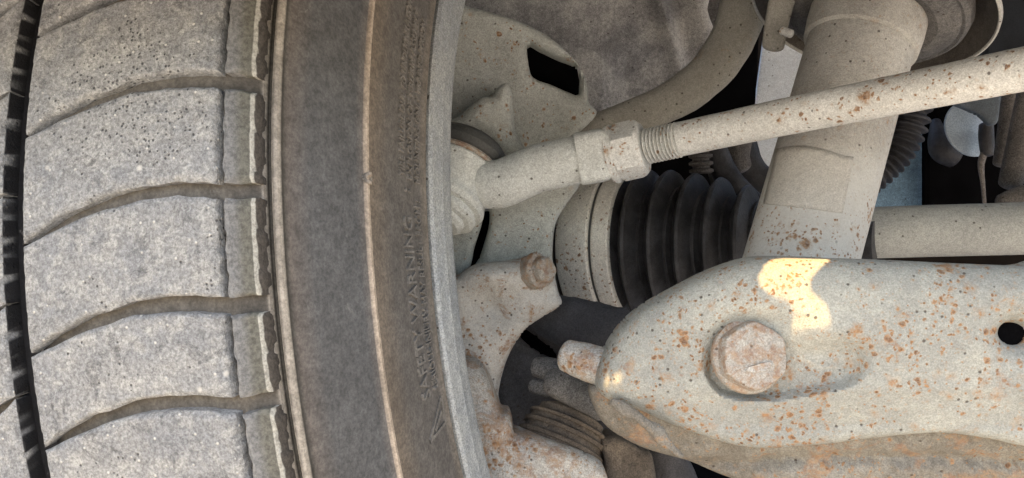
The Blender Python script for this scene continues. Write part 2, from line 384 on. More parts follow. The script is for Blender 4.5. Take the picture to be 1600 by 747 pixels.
inner = [(.060, .205), (.0775, .2160), (.0784, .2178), (.0793, .2192), (.0794, .2205), (.0786, .2222), (.0784, .2245), (.0785, .233), (.0781, .245), (.0773, .2565), (.0761, .2636),
         (.0768, .2640), (.0768, .2654), (.0756, .2660), (.0737, .2735), (.0706, .2840), (.0672, .2930), (.0652, .2972), (.0645, .2995), (.0648, .3012), (.0642, .3026), (.0630, .3034), (.0624, .3030),
         (.0620, .2998), (.0600, .3005), (.0594, .3030), (.0535, .3080), (.0515, .3088), (.0495, .3094), (.02, .3112), (-.0190, .3122), (-.0200, .3100), (-.0245, .3095)]
prof = inner+[(2*SC0-s, r) for s, r in inner[-2::-1]]
tyre = wlathe('tyre', prof, M['tyre'], wheel)
rimp = [(.0700, .2160), (.0775, .2166), (.0796, .2172), (.0808, .2160), (.0810, .2140), (.0808, .2075), (.0812, .2062), (.0806, .2045), (.0803, .1985), (.0800, .1945), (.0790, .1930), (.0770, .1925), (.0600, .1915), (.03, .188), (-.03, .186), (-.09, .186), (-.125, .19), (-.13, .2166), (-.1265, .2166), (-.122, .195), (-.05, .190), (.03, .192), (.060, .2050), (.0700, .2160)]
rim = wlathe('rim', rimp, M['rimm'], wheel)
wlathe('rim_disc', [(-.085, .186), (-.075, .186), (-.07, .16), (-.06, .08), (-.06, .0), (-.068, .0), (-.068, .08), (-.078, .16), (-.085, .186)], M['rimm'], wheel, 96)
# --- tread blocks
SH = np.array([(-.0225, -.036), (-.019, -.031), (-.0115, -.020), (-.0045, -.012), (.003, -.0045), (.01, 0), (.02, .006), (.035, .007), (.045, .003), (.0505, 0.), (.0615, 0.)])
WD = np.array([(-.0225, .0015), (-.019, .004), (-.012, .0095), (.0, .012), (.015, .0135), (.04, .0155), (.0615, .0165)])
def top(s):
    s2 = s if s >= SC0 else 2*SC0-s
    return np.interp(s2, [-.0245, -.0206, .0508, .0600, .0636], [.3171, .3170, .3142, .3066, .3021])
phis = [.32, .2075, .0955, -.0165, -.1125]
up_ = [.32+.107*k for k in range(30, 0, -1)]; dn = []
p = -.1125
while p > .32-2*math.pi+.107+.107*0: p -= .107; dn.append(p)
PH = [q for q in [.32+.107*k for k in range(3, 0, -1)]+phis+[-.1125-.107*k for k in range(1, 4)]]     # seen ones
def block(row, pa, pb, far=False):
    """a tread block between the sipe at pa (upper) and the sipe at pb (lower)"""
    mir = row >= 2
    if row % 2 == 0: s0, s1 = -.0205, .0496
    else: s0, s1 = .0517, .0596
    ns, nf = (16, 14) if row % 2 == 0 else (6, 14)
    if far: ns, nf = 2, 2
    S = np.linspace(s0, s1, ns+1); f = np.linspace(0, 1, nf+1)
    bev = .0012
    V = []; Fc = []; rnd = random.Random(int((pa+20)*1e4)+row)
    def pos(s, ph, r):
        if mir: return wl(2*SC0-s, r, ph)
        return wl(s, r, ph)
    def bounds(s):
        sh = np.interp(s, SH[:, 0], SH[:, 1]); wd = np.interp(s, WD[:, 0], WD[:, 1])/2
        if mir: a = pa-sh-.012-wd; b = pb-sh-.012+wd
        else: a = pa+sh-wd; b = pb+sh+wd
        return a, b
    nS, nF = ns+3, nf+3
    Ss = [s0-.0003]+list(np.concatenate([[s0+.0002], S[1:-1], [s1-.0002]]))+[s1+.0003]
    Ss = [s0]+[s0]+[s0+bev]+list(S[1:-1])+[s1-bev]+[s1]+[s1]
    lev_s = [0, 1, 2]+[2]*(ns-1)+[2, 1, 0]
    ff = [0, 0, 'a']+list(f[1:-1])+['b', 1, 1]; lev_f = [0, 1, 2]+[2]*(nf-1)+[2, 1, 0]
    for i, s in enumerate(Ss):
        a, b = bounds(s); bv = bev/.315
        for j, t in enumerate(ff):
            jit = 0
            ph = a-bv if t == 'a' else b+bv if t == 'b' else a+(b-a)*t
            ph = a if (t == 0) else b if t == 1 else ph
            lv = min(lev_s[i], lev_f[j]); r = top(s)
            wob = .00035*math.sin(ph*310+s*90)+.0003*math.sin(s*900+ph*170+pa*30)
            if lv == 1: r -= bev*.8; 
            if lv == 0: r -= .0075
            else: ph += wob/.4; r += wob*.35
            V.append(pos(s+(wob if lev_s[i] < 2 and lv else 0), ph, r))
    n = len(ff)
    for i in range(len(Ss)-1):
        for j in range(n-1): Fc.append((i*n+j, i*n+j+1, (i+1)*n+j+1, (i+1)*n+j))
    return V, Fc
for row in range(4):
    for k in range(len(PH)-1):
        V, Fc = block(row, PH[k], PH[k+1])
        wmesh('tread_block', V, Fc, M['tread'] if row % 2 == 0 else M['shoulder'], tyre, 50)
VV = []; FF = []
rest = [PH[-1]-.107*k for k in range(0, 49)]
for k in range(48):
    if rest[k+1] < PH[0]-2*math.pi: break
    for row in range(4):
        V, Fc = block(row, rest[k], rest[k+1], True); o = len(VV); VV += V; FF += [tuple(i+o for i in f) for f in Fc]
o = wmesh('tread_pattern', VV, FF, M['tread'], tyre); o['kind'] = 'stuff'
# --- writing moulded into the sidewall
wp = np.array([(r, s) for s, r in inner[3:20]]); wp = wp[np.argsort(wp[:, 0])]
def wall_s(r): return np.interp(r, wp[:, 0], wp[:, 1])
def wall_text(txt, r, ph0, ph1, hgt, up=.0008):
    cu = bpy.data.curves.new('t', 'FONT'); cu.body = txt; cu.size = 1; cu.extrude = .02; cu.resolution_u = 2
    to = bpy.data.objects.new('t', cu); COL.objects.link(to); bpy.context.view_layer.update()
    me = bpy.data.meshes.new_from_object(to.evaluated_get(bpy.context.evaluated_depsgraph_get())); bpy.data.objects.remove(to)
    P = np.array([v.co[:] for v in me.vertices]); x0, x1 = P[:, 0].min(), P[:, 0].max()
    for v, p in zip(me.vertices, P):
        rr = r+(p[1]-.35)*hgt/.7; ph = ph0+(p[0]-x0)/(x1-x0)*(ph1-ph0)
        v.co = wl(wall_s(rr)+(up if p[2] > 0 else -.0005), rr, ph)
    me.name = 'lettering'; o = link('lettering', me, M['letter'], tyre, 30); return o
wall_text('SAFETY WARNING', .2372, -.198, .088, .0068)
wall_text(':', .2372, .128, .134, .0068)
wall_text('SERIOUS INJURY MAY RESULT FROM :', .2278, -.196, .120, .0046)
wall_text('TIRE FAILURE DUE TO UNDERINFLATION', .2408, .150, .46, .0040)
wall_text('EXPLOSION OF TIRE/RIM ASSEMBLY', .2343, .150, .46, .0040)
wall_text('MOUNTING ONLY TRAINED PERSON', .2272, .150, .46, .0040)
def wall_line(pts, wid=.0005, up=.0005, name='moulded_mark', closed=True):
    V = []; Fc = []; P = [np.array(p) for p in pts]; n = len(P)
    for i in range(n if closed else n-1):
        a, b = P[i], P[(i+1) % n]; m = 8
        for k in range(m+1):
            q = a+(b-a)*k/m; d = (b-a)*np.array([1, .23]); d /= np.linalg.norm(d); nn = np.array([-d[1], d[0]/1])
            for sg in (-1, 1):
                rr = q[0]+nn[0]*sg*wid; ph = q[1]+nn[1]*sg*wid/.23
                V.append(wl(wall_s(rr)-.0003, rr, ph)); V.append(wl(wall_s(rr)+up, rr, ph))
        o = len(V)-4*(m+1)
        for k in range(m):
            c = o+4*k; e = c+4
            Fc += [(c+1, c+3, e+3, e+1), (c, c+1, e+1, e), (c+3, c+2, e+2, e+3)]
    return wmesh(name, V, Fc, M['letter'], tyre, 30)
wall_line([(.2232, -.216), (.2238, -.264), (.2403, -.263)], .0006)
wall_line([(.2255, -.240), (.2345, -.2575)], .0008, closed=False); wall_line([(.237, -.2595), (.2385, -.2600)], .0008, closed=False)
ring = [(.2647+.0017*math.cos(a), .128+.0017*math.sin(a)/.265) for a in np.linspace(0, 2*math.pi, 15)[:-1]]
wall_line(ring, .0004, .0010)

# ------------------------------------------------------------------ control arm (nearest, right)
def Darm(x, y): return .402-.030*np.clip((x-930)/670, -.2, 1.3)+.00002*(y-550)
arm = thing('control_arm', 'pale dusty control arm with rust spots and a sunlit yellow patch', 'control arm', W(1300, 560, .38))
pocket = spline([(1098, 560), (1108, 515), (1145, 486), (1220, 480), (1290, 497), (1326, 530), (1333, 562), (1312, 590), (1255, 606), (1190, 617), (1130, 612), (1103, 590)], 6, True)
def arm_extra(x, y, d):
    P = np.stack([x, y], 1); dd, _ = nearest(P, pocket); ins = inside(P, pocket); sd = np.where(ins, dd, -dd)
    lowside = np.clip((y-545)/40, 0, 1); w = 26-18*lowside
    t = np.clip((sd+w*.8)/(w*1.6), 0, 1); t = t*t*(3-2*t); u = np.clip((y-455)/95, 0, 1); u2 = np.clip((y-505)/50, 0, 1); u2 = u2*u2*(3-2*u2); wx = np.clip((x-1185)/75, 0, 1); wx = wx*wx*(3-2*wx); t = t*(wx*u2+(1-wx)*( np.clip(u*2, 0, 1)*.5+.5*u))
    h = -.0075*t
    # broad swell of the pressing, a crease towards the lower edge
    h += .004*np.exp(-((y-500)/90.)**2)*np.clip((x-980)/200, 0, 1)+.0012*np.sin(x/75.)*np.cos(y/60.)
    return h
plate = relief('pressed_plate', [(931, 600), (934, 575), (949, 545), (974, 508), (1010, 478), (1060, 450), (1110, 425), (1160, 407), (1200, 401), (1270, 402), (1310, 404), (1400, 407), (1500, 412), (1600, 416), (1700, 420),
    (1700, 712), (1600, 697), (1550, 686), (1480, 676), (1425, 678), (1350, 686), (1290, 694), (1200, 700), (1140, 693), (1060, 667), (1000, 641), (956, 626), (938, 615)],
    Darm, M['arm'], arm, t=.014, R=lambda x, y: 52-30*np.clip((y-600)/60, 0, 1)*np.clip((x-960)/120, 0, 1), k=.85, step=4, extra=arm_extra, lumpy=.0004,
    holes=[[(1548+22+22*math.cos(a), 519+16*math.sin(a)+3*math.cos(a)) for a in np.linspace(0, 2*math.pi, 13)[:-1]]])
relief('hole_shade_disc', [(1571+30*math.cos(a), 519+24*math.sin(a)) for a in np.linspace(0, 2*math.pi, 13)[:-1]], lambda x, y: Darm(x, y)-.004, M['black'], arm, t=.002, R=3, step=4)  # black disc just inside the hole, standing for the hollow's shade
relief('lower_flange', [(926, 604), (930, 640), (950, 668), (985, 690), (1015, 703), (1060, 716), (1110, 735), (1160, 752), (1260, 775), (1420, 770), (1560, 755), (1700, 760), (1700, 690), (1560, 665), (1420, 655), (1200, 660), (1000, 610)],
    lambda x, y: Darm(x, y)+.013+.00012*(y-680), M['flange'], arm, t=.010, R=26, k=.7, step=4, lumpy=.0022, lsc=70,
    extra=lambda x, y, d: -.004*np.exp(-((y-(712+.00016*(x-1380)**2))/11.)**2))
tube([(957, 628, .392, .0020), (985, 645, .391, .0026), (1012, 664, .389, .0023), (1035, 684, .388, .0030), (1052, 702, .387, .0024), (1066, 712, .386, .0012)], M['flange'], 'weld_bead', arm, n=16, sub=14, lumpy=.7, flat=.7)
# bolt in the recess
bo = W(1170, 556, .3815); ba = np.array([.10, -1, .12])
hb = lathe(bo-.002*ba, ba, [(0, .0150), (.0012, .0152), (.0030, .0148), (.0036, .0140), (.0090, .0136), (.0100, .0131), (.0104, .0122), (.0102, .006), (.0100, .0015)], M['bolt'], 'flange_bolt', arm, n=60,
     rfun=lambda s, r, a: r*(1-.035*(2.2*abs(math.sin(3*a)) if s > .0034 else 0)))
# raised mark on the bolt head
bt, bu, bv = frame_of(ba)
mk = [(-.004, -.0045), (.001, -.0030), (.0062, -.0020), (.0070, -.0035), (.0035, -.0060), (-.001, -.0068), (-.005, -.0060)]
Vb = [bo-.002*bt+bt*.0100+bv*(-x)+bu*y for x, y in mk]+[bo-.002*bt+bt*.0110+bv*(-x)*.9+bu*(y*.9-.0004) for x, y in mk]
nb = len(mk); mesh('head_mark', Vb, [list(range(nb, 2*nb))]+[[i, (i+1) % nb, nb+(i+1) % nb, nb+i] for i in range(nb)], M['rusty'], arm)
# lug at the arm's tip
tube([(886, 556, .418, .0072), (905, 562, .416, .0078), (935, 572, .412, .0085), (960, 580, .41, .009)], M['rusty'], 'rounded_lug', arm, lumpy=.05)

# ------------------------------------------------------------------ tie rod
rod = thing('tie_rod', 'long pale round tie rod with rust specks running to the right edge', 'tie rod', W(1320, 166, .40))
rp = [(1058, 218.7), (1200, 188), (1400, 148), (1600, 108), (1760, 76)]
rd = [.448, .424, .388, .350, .322]
tube([(x, y, d, .0081) for (x, y), d in zip(rp, rd)], M['rod'], 'shaft', rod, n=40, cap=False, lumpy=.02)
A0, A1 = W(1000, 231.2, .4555), W(1062, 217.9, .446); ta = A1-A0; L = np.linalg.norm(ta)
tp = []
nth = 11
for k in range(nth):
    s = L*k/nth; st = L/nth; tp += [(s, .0060), (s+st*.40, .0084), (s+st*.52, .0084), (s+st*.93, .0060)]
lathe(A0, ta, tp+[(L, .0078)], M['rod'], 'threaded_end', rod, n=48)
N0, N1 = W(951, 242.5, .461), W(1007, 229.7, .4548); nd = N1-N0; LN = np.linalg.norm(nd)
lathe(N0, nd, [(0, .0105), (.0003, .0132), (.0016, .0142), (.0030, .0142), (.0036, .0128), (.0044, .0122)], M['rod'], 'nut_washer', rod, n=48)
_t, _u, _v = frame_of(nd); hx0 = math.atan2(-_v[1], -_u[1])+.12
def hexr(s, r, a):
    b = ((a-hx0+math.pi/6) % (math.pi/3))-math.pi/6; return min(r, .0122/math.cos(b)) if s > .004 and s < LN*.99 else r
lathe(N0, nd, [(.0036, .0118), (.0046, .0128), (.0052, .0143), (LN*.78, .0143), (LN*.90, .0134), (LN*.99, .0118), (LN, .0112), (LN, .0080)], M['rod'], 'jam_nut', rod, n=96, rfun=hexr)
# ------------------------------------------------------------------ tie rod end
re_ = thing('tie_rod_end', 'cast elbow of the tie rod end joining the ball joint beside the rim', 'tie rod end', W(830, 270, .465))
tube([(716, 284, .4745, .0122), (750, 287, .4715, .0120), (782, 287, .469, .0120), (806, 278, .467, .0118), (840, 264, .466, .0117), (880, 254, .464, .0117), (925, 246, .462, .0117), (952, 241, .461, .0116)], M['rodend'], 'arm', re_, n=32, lumpy=.04, cap=False)
tube([(899, 250, .463, .0112), (904, 249, .463, .0125), (925, 245.5, .462, .0128), (944, 242, .461, .0126), (949, 241, .461, .0110)], M['rodend'], 'wrench_flat', re_, n=40, sub=3, power=4.0, roll=.35, cap=False, lumpy=.02)
jax = np.array([.34, .42, .84]); jo = W(704, 290, .475)
lathe(jo, jax, [(-.0225, .004), (-.0220, .0120), (-.0205, .0140), (-.0185, .0142), (-.0180, .0168), (-.0165, .0186), (-.0148, .0188), (-.0142, .0176), (-.0128, .0176), (-.0122, .0204), (-.0100, .0214), (-.0080, .0210), (-.0072, .0194), (.000, .0200), (.0080, .0208), (.0100, .0212), (.0112, .0205), (.0115, .012)], M['rodend'], 'ball_housing', re_, lumpy=.0004)
lathe(jo, jax, [(.0115, .0200), (.0125, .0216), (.0140, .0210)], M['rusty'], 'retaining_ring', re_)
lathe(jo, jax, [(.0130, .0185), (.0150, .0215), (.0180, .0228), (.0215, .0222), (.0245, .0195), (.0262, .0165), (.0270, .0150)], M['seal'], 'dust_boot', re_)

# ------------------------------------------------------------------ steering knuckle
kn = thing('steering_knuckle', 'cast dusty steering knuckle between the rim and the drive shaft joint', 'steering knuckle', W(800, 420, .51))
relief('upper_bracket', [(690, 12), (735, 12), (775, 22), (812, 34), (852, 54), (885, 80), (908, 108), (918, 135), (920, 160), (932, 178), (905, 205), (870, 232), (830, 262), (800, 300), (690, 300)], lambda x, y: .530+.00003*(x-800),
    M['knuckle'], kn, t=.012, R=16, k=.9, step=4, lumpy=.0012, lsc=30,
    holes=[[(824, 68), (845, 76), (875, 90), (898, 99), (907, 112), (907, 130), (904, 148), (888, 143), (862, 132), (838, 124), (828, 112)]],
    extra=lambda x, y, d: -.006*np.clip((x-800)/40, 0, 1)*np.clip((y-120)/30, 0, 1)*np.clip((925-x)/60, 0, 1))
relief('cavity_shade', [(800, 60), (845, 68), (900, 98), (912, 160), (800, 160)], .575, M['black'], kn, t=.004, R=4, step=10, smooth_outline=False)  # black sheet added for the shade behind the bracket's hole
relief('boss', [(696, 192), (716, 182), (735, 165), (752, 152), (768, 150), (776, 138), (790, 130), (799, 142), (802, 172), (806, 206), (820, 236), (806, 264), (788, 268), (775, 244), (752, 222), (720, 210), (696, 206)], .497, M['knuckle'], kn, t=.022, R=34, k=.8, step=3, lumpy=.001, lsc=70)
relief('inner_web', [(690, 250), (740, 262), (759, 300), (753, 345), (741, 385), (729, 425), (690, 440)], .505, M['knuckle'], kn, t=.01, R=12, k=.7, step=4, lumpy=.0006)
relief('web_gap_shade', [(715, 330), (790, 330), (790, 440), (715, 440)], .535, M['black'], kn, t=.004, R=4, step=10, smooth_outline=False)  # black sheet added to darken the slit between the two webs
relief('outer_web', [(770, 270), (900, 270), (905, 290), (885, 320), (868, 350), (863, 400), (866, 440), (830, 440), (742, 432), (752, 395), (765, 345)], .512, M['knuckle'], kn, t=.014, R=20, k=.8, step=4, lumpy=.001, lsc=40)
relief('cast_arm', [(700, 452), (716, 430), (742, 414), (785, 409), (822, 404), (850, 410), (866, 432), (872, 455), (878, 474), (864, 486), (845, 497), (822, 514), (800, 545), (786, 580), (778, 620), (776, 660), (700, 680)], lambda x, y: .487+.00003*(y-450),
    M['knucklelow'], kn, t=.018, R=26, k=.9, step=4, lumpy=.0016, lsc=38,
    extra=lambda x, y, d: .006*np.exp(-(((x-770)/45.)**2+((y-430)/26.)**2))-.004*np.exp(-(((x-765)/30.)**2+((y-480)/30.)**2)))
relief('lower_lobe', [(700, 570), (722, 562), (744, 568), (762, 590), (772, 618), (782, 642), (794, 646), (800, 662), (804, 677), (830, 680), (872, 692), (912, 708), (940, 728), (950, 752), (950, 800), (700, 800)], lambda x, y: .458-.00006*(y-640),
    M['rusty'], kn, t=.02, R=24, k=.9, step=4, lumpy=.0018, lsc=40)
lathe(W(838, 424, .478), (.62, -.75, .12), [(-.004, .0080), (.0010, .0086), (.0026, .0082), (.0034, .0064), (.0075, .0062), (.0088, .0052), (.0092, .002)], M['bolt'], 'corroded_bolt', kn, n=60, lumpy=.0010,
      rfun=lambda s, r, a: r*(1+.08*math.sin(2*a+1)+.05*math.sin(5*a+s*400)))

# ------------------------------------------------------------------ drive shaft joint and boot
cv = thing('drive_shaft', 'drive shaft joint with a dusty metal cup and a ribbed black rubber boot', 'drive shaft', W(960, 385, .54))
ax = np.array([.86, -.46, .01]); co = W(955, 384, .585); ax = ax/np.linalg.norm(ax)
lathe(co, ax, [(-.030, .034), (-.0275, .0435), (-.0210, .0446), (-.0200, .0440), (-.0196, .036)], M['dim'], 'inner_ring', cv)
lathe(co, ax, [(-.0165, .036), (-.0162, .0452), (-.0138, .0464), (.0030, .0470), (.0040, .0462), (.0044, .0425)], M['cup'], 'joint_cup', cv, n=96)
lathe(co, ax, [(.0052, .0420), (.0056, .0450), (.0068, .0458), (.0150, .0456), (.0158, .0450), (.0162, .0425)], M['cup'], 'boot_clamp', cv, n=96)
lathe(co, ax, [(.0040, .042), (.0041, .0449), (.0055, .0449), (.0056, .042)], M['seal'], 'clamp_seam', cv, n=96, ring=True)
bp_ = [(.0155, .043)]
rs = [(.046, .036), (.0445, .034), (.042, .031), (.039, .028), (.034, .024)]
s = .0165
for k, (ro, ri) in enumerate(rs):
    w = .0150
    bp_ += [(s, ri+.004 if k else .042), (s+w*.12, ri), (s+w*.30, ro-.0045), (s+w*.40, ro-.0012), (s+w*.5, ro), (s+w*.60, ro-.0008), (s+w*.70, ro-.0040), (s+w*.86, ri+.0004), (s+w*.97, ri+.001)]; s += w
bp_ += [(s, .024), (s+.012, .022), (s+.02, .016), (s+.02, .012), (s+.06, .012)]
lathe(co, ax, bp_, M['boot'], 'rubber_boot', cv, n=96)

# ------------------------------------------------------------------ strut
T0, T1 = W(1236, 460, .452), W(1347, 60, .490); sa = T1-T0; LS = np.linalg.norm(sa); sa = sa/LS
st = thing('suspension_strut', 'dusty brown strut tube with a faded sticker leaning behind the tie rod', 'strut', T0)
lathe(T0, sa, [(-.03, .020), (-.03, .0262), (LS+.05, .0262), (LS+.05, .01)], M['strut'], 'damper_tube', st, n=96)
lathe(T0, sa, [(LS-.006, .0265), (LS-.005, .0282), (LS+.004, .0290), (LS+.02, .0292), (LS+.035, .030)], M['strut'], 'collar', st, n=96)
lathe(T0, sa, [(LS+.012, .0290), (LS+.010, .034), (LS+.011, .040), (LS+.014, .0445), (LS+.0135, .0462), (LS+.0155, .0482), (LS+.022, .0496), (LS+.026, .0485), (LS+.018, .040), (LS+.016, .030)], M['strutcup'], 'bump_cup', st, n=96, ring=True, lumpy=.001)
lathe(T0, sa, [(LS+.038, .030), (LS+.036, .046), (LS+.030, .053), (LS+.022, .0580), (LS+.0170, .0604), (LS+.0200, .0608), (LS+.034, .056), (LS+.041, .046), (LS+.042, .030)], M['seatdark'], 'spring_seat', st, n=96, ring=True)
lathe(T0, sa, [(LS+.0168, .0600), (LS+.0160, .0606), (LS+.0164, .0616), (LS+.0190, .0618), (LS+.0195, .0612), (LS+.0180, .0603)], M['strut'], 'seat_rim', st, n=96, ring=True)
# faded sticker following the tube
tt, tu, tv = frame_of(sa)
def on_strut(px, py, dr):
    d = W(px, py, 1.); o = T0; n = sa; dp = d-(d@n)*n; op = -o+(o@n)*n
    A = dp@dp; B = 2*dp@op; Cc = op@op-(.0262+dr)**2; disc = max(B*B-4*A*Cc, 0); return d*((-B-math.sqrt(disc))/(2*A))
q = []; nu, nv = 16, 10
for j in range(nv+1):
    for i in range(nu+1):
        u, v = i/nu, j/nv
        tl, tr, br, bl = (1213, 232), (1334, 245), (1317, 333), (1192, 318)
        x = (1-v)*((1-u)*tl[0]+u*tr[0])+v*((1-u)*bl[0]+u*br[0]); y = (1-v)*((1-u)*tl[1]+u*tr[1])+v*((1-u)*bl[1]+u*br[1])-9*math.sin(math.pi*min(u*1.15, 1))*(1-v*.9)
        q.append(on_strut(x, y, .0005))
fq = [(j*(nu+1)+i, j*(nu+1)+i+1, (j+1)*(nu+1)+i+1, (j+1)*(nu+1)+i) for j in range(nv) for i in range(nu)]
M['sticker'] = dusty('faded_sticker', (.545, .525, .47), (.50, .48, .43), speck=0.2, pits=0.1)
sk = mesh('sticker', q, fq, M['sticker'], st); md = sk.modifiers.new('s', 'SOLIDIFY'); md.thickness = .0004; md.offset = -1

# bracket tab left of the spring seat
tb = thing('hose_bracket', 'narrow tan bracket tab with a pale pin left of the spring seat', 'bracket', W(1215, 40, .50))
tube([(1236, -40, .50, .0075), (1222, 0, .50, .0068), (1213, 40, .50, .0062), (1208, 72, .50, .0058)], M['bar'], 'tab', tb, flat=.4, power=3)
tube([(1222, 48, .49, .0022), (1236, 53, .487, .0022)], M['rod'], 'pin', tb, n=12)

# ------------------------------------------------------------------ anti-roll bar, rack tube
b = tube([(1172, -60, .56, .0150), (1163, 0, .56, .0138), (1150, 48, .56, .0132), (1122, 97, .56, .0128), (1082, 137, .56, .0120), (1030, 167, .56, .0110), (970, 191, .56, .0105), (900, 222, .56, .0110), (850, 255, .56, .011)], M['bar'], 'sway_bar', n=36, flat=.8, power=2.8, roll=.35, lumpy=.03)
tag(b, 'curved brown anti-roll bar sweeping down behind the tie rod', 'sway bar')
b = tube([(1290, 366, .53, .0142), (1450, 361, .525, .0142), (1600, 357, .52, .0142), (1760, 352, .515, .0142)], M['rackm'], 'steering_rack_tube', n=40, cap=False)
tag(b, 'plain dusty horizontal tube entering behind the strut at the right edge', 'tube')

# ------------------------------------------------------------------ lower ball joint and its surroundings
lb = thing('lower_ball_joint', 'grimy lower ball joint with ringed brown boot under the arm tip', 'ball joint', W(885, 650, .47))
lax = np.array([.40, .32, .86]); lo_ = W(868, 712, .475)
lathe(lo_, lax, [(-.012, .020), (-.004, .0222), (.0005, .0232), (.0018, .0226), (.0022, .0211), (.0044, .0209), (.0048, .0220), (.0064, .0226), (.0072, .0218), (.0076, .0203), (.0100, .0200), (.0104, .0212), (.0120, .0218), (.0128, .0208), (.0132, .0195), (.0152, .0192), (.0156, .0204), (.0168, .0208), (.0176, .0198), (.0182, .0172), (.0215, .0168), (.024, .012), (.025, .004)], M['brownb'], 'ringed_boot', lb)
tube([(838, 573, .49, .0052), (858, 577, .488, .0062), (890, 586, .485, .0065)], M['lug'], 'nut_lug', lb, lumpy=.06)
tube([(832, 603, .488, .0036), (845, 606, .486, .0042), (870, 612, .483, .0042)], M['lug'], 'nut_lug', lb, lumpy=.06)
tube([(862, 596, .465, .0065), (880, 602, .462, .0078), (910, 615, .458, .0082), (945, 632, .452, .0082)], M['lug'], 'stud', lb, lumpy=.05, cap=True)
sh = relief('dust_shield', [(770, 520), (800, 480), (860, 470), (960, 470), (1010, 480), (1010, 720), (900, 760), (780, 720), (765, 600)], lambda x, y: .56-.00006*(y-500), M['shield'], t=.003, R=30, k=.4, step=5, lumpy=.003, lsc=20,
    holes=[[(806, 512), (816, 511), (840, 528), (862, 546), (872, 560), (862, 560), (838, 548), (815, 530)]])
cv_ = relief('shield_slot_shade', [(780, 490), (900, 490), (900, 620), (780, 620)], .60, M['black'], t=.004, R=4, step=10, smooth_outline=False); tag(cv_, 'added black sheet standing for the shade behind the slot of the dust shield', 'cover')  # no real cover: black sheet that makes the slot read as shade
tag(sh, 'dark grey dust shield in shadow behind the lower ball joint', 'shield')
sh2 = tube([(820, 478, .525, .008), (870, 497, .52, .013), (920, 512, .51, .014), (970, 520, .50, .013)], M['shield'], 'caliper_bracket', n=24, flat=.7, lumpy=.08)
tag(sh2, 'dark grey bracket arm directly beneath the shaft joint cup', 'bracket')
br = relief('mounting_bracket', [(940, 690), (965, 684), (1000, 700), (1020, 716), (1018, 790), (930, 790), (945, 730)], .47, M['brownb'], t=.02, R=14, k=.8, step=4, lumpy=.001); tag(br, 'brown grimy bracket stub at the bottom edge under the arm', 'bracket')
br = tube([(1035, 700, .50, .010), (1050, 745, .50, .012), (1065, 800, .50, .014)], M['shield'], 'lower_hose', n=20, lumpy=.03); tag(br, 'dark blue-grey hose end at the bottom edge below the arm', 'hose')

# ------------------------------------------------------------------ wheel housing seen at the top, and an added sun screen over the camera
wh = thing('wheel_housing', 'grimy wheel housing panel streaked with pale dust behind the knuckle', 'wheel housing', W(930, 80, .66))
relief('housing_panel', [(640, -80), (1085, -80), (1100, 20), (1110, 60), (1090, 110), (1060, 160), (1010, 215), (900, 260), (640, 300)], lambda x, y: .66+.00012*(x-900), M['liner'], wh, t=.004, R=20, k=.3, step=4, lumpy=.0015, lsc=14,
    extra=lambda x, y, d: .008*np.exp(-((x-(1028+.30*y))/14.)**2)+.012/(1+np.exp(-(x-(1068+.2*y))/8.))-.006/(1+np.exp(-(y-(82+.1*(x-960)))/8.))*np.clip((x-940)/40, 0, 1))
relief('housing_flange', [(1082, -60), (1130, -60), (1140, 0), (1128, 40), (1112, 70), (1090, 110), (1082, 60)], .69, M['dim'], wh, t=.02, R=8, step=4)

# unseen sun screen, added: follows the tyre, slants over the camera; gaps shape the sun patches
ln = thing('sun_screen', 'unseen screen added over the wheel, pierced to shape the sun patches', 'sun screen', (0.1, .3, .3))
cy, cz, RA = .60, -.02, .385
def to_sun_screen(P):             # where the sun's ray through P meets the screen: (x, arc length)
    P = np.asarray(P, float); S_ = np.array(SUN); p = P[1:]-np.array([cy, cz]); d = S_[1:]
    a, b, c = d@d, 2*p@d, p@p-RA*RA; t = (-b+math.sqrt(b*b-4*a*c))/(2*a); H = P+S_*t
    return H[0], RA*math.atan2(H[2]-cz, cy-H[1])
from mathutils.bvhtree import BVHTree
bpy.context.view_layer.update()
_bv = BVHTree.FromPolygons([plate.matrix_world @ v.co for v in plate.data.vertices], [tuple(p.vertices) for p in plate.data.polygons])
def on_plate(x, y):
    h = _bv.ray_cast(Vector((0, 0, 0)), Vector(W(x, y, 1.)).normalized())[0]
    return np.array(h) if h is not None else W(x, y, float(Darm(np.array(x), np.array(y)))-.006)
def sun_hole(px): return [to_sun_screen(on_plate(x, y)) for x, y in px]
holes = [sun_hole([(1178, 440), (1190, 423), (1203, 407), (1215, 380), (1330, 380), (1300, 406), (1280, 420), (1266, 440), (1268, 455), (1285, 472), (1300, 490), (1303, 503), (1296, 522), (1270, 522), (1246, 521), (1222, 506), (1240, 485), (1236, 474), (1205, 462)]),
         sun_hole([(1026, 512), (1040, 505), (1066, 501), (1074, 505), (1060, 510), (1040, 515)]),
         sun_hole([(938, 600), (946, 588), (964, 582), (984, 590), (988, 604), (972, 616), (950, 614)]),
         [to_sun_screen(on_strut(x, y, 0)) for x, y in [(1272, 64), (1277, 56), (1281, 58), (1278, 70), (1274, 73)]]]
def bend(q): return (q[0], cy-RA*math.cos(q[1]/RA), cz+RA*math.sin(q[1]/RA))
v0, v1 = RA*math.radians(15), RA*math.radians(127)
polys = [np.array(h) for h in holes]
allp = np.vstack(polys); wx0, wy0 = allp.min(0)-.01; wx1, wy1 = allp.max(0)+.01
V = []; Fc = []
def patch(x0, x1, y0, y1, nx, ny):
    o = len(V)
    for j in range(ny+1):
        for i in range(nx+1): V.append(bend((x0+(x1-x0)*i/nx, y0+(y1-y0)*j/ny)))
    for j in range(ny):
        for i in range(nx): a = o+j*(nx+1)+i; Fc.append((a, a+1, a+nx+2, a+nx+1))
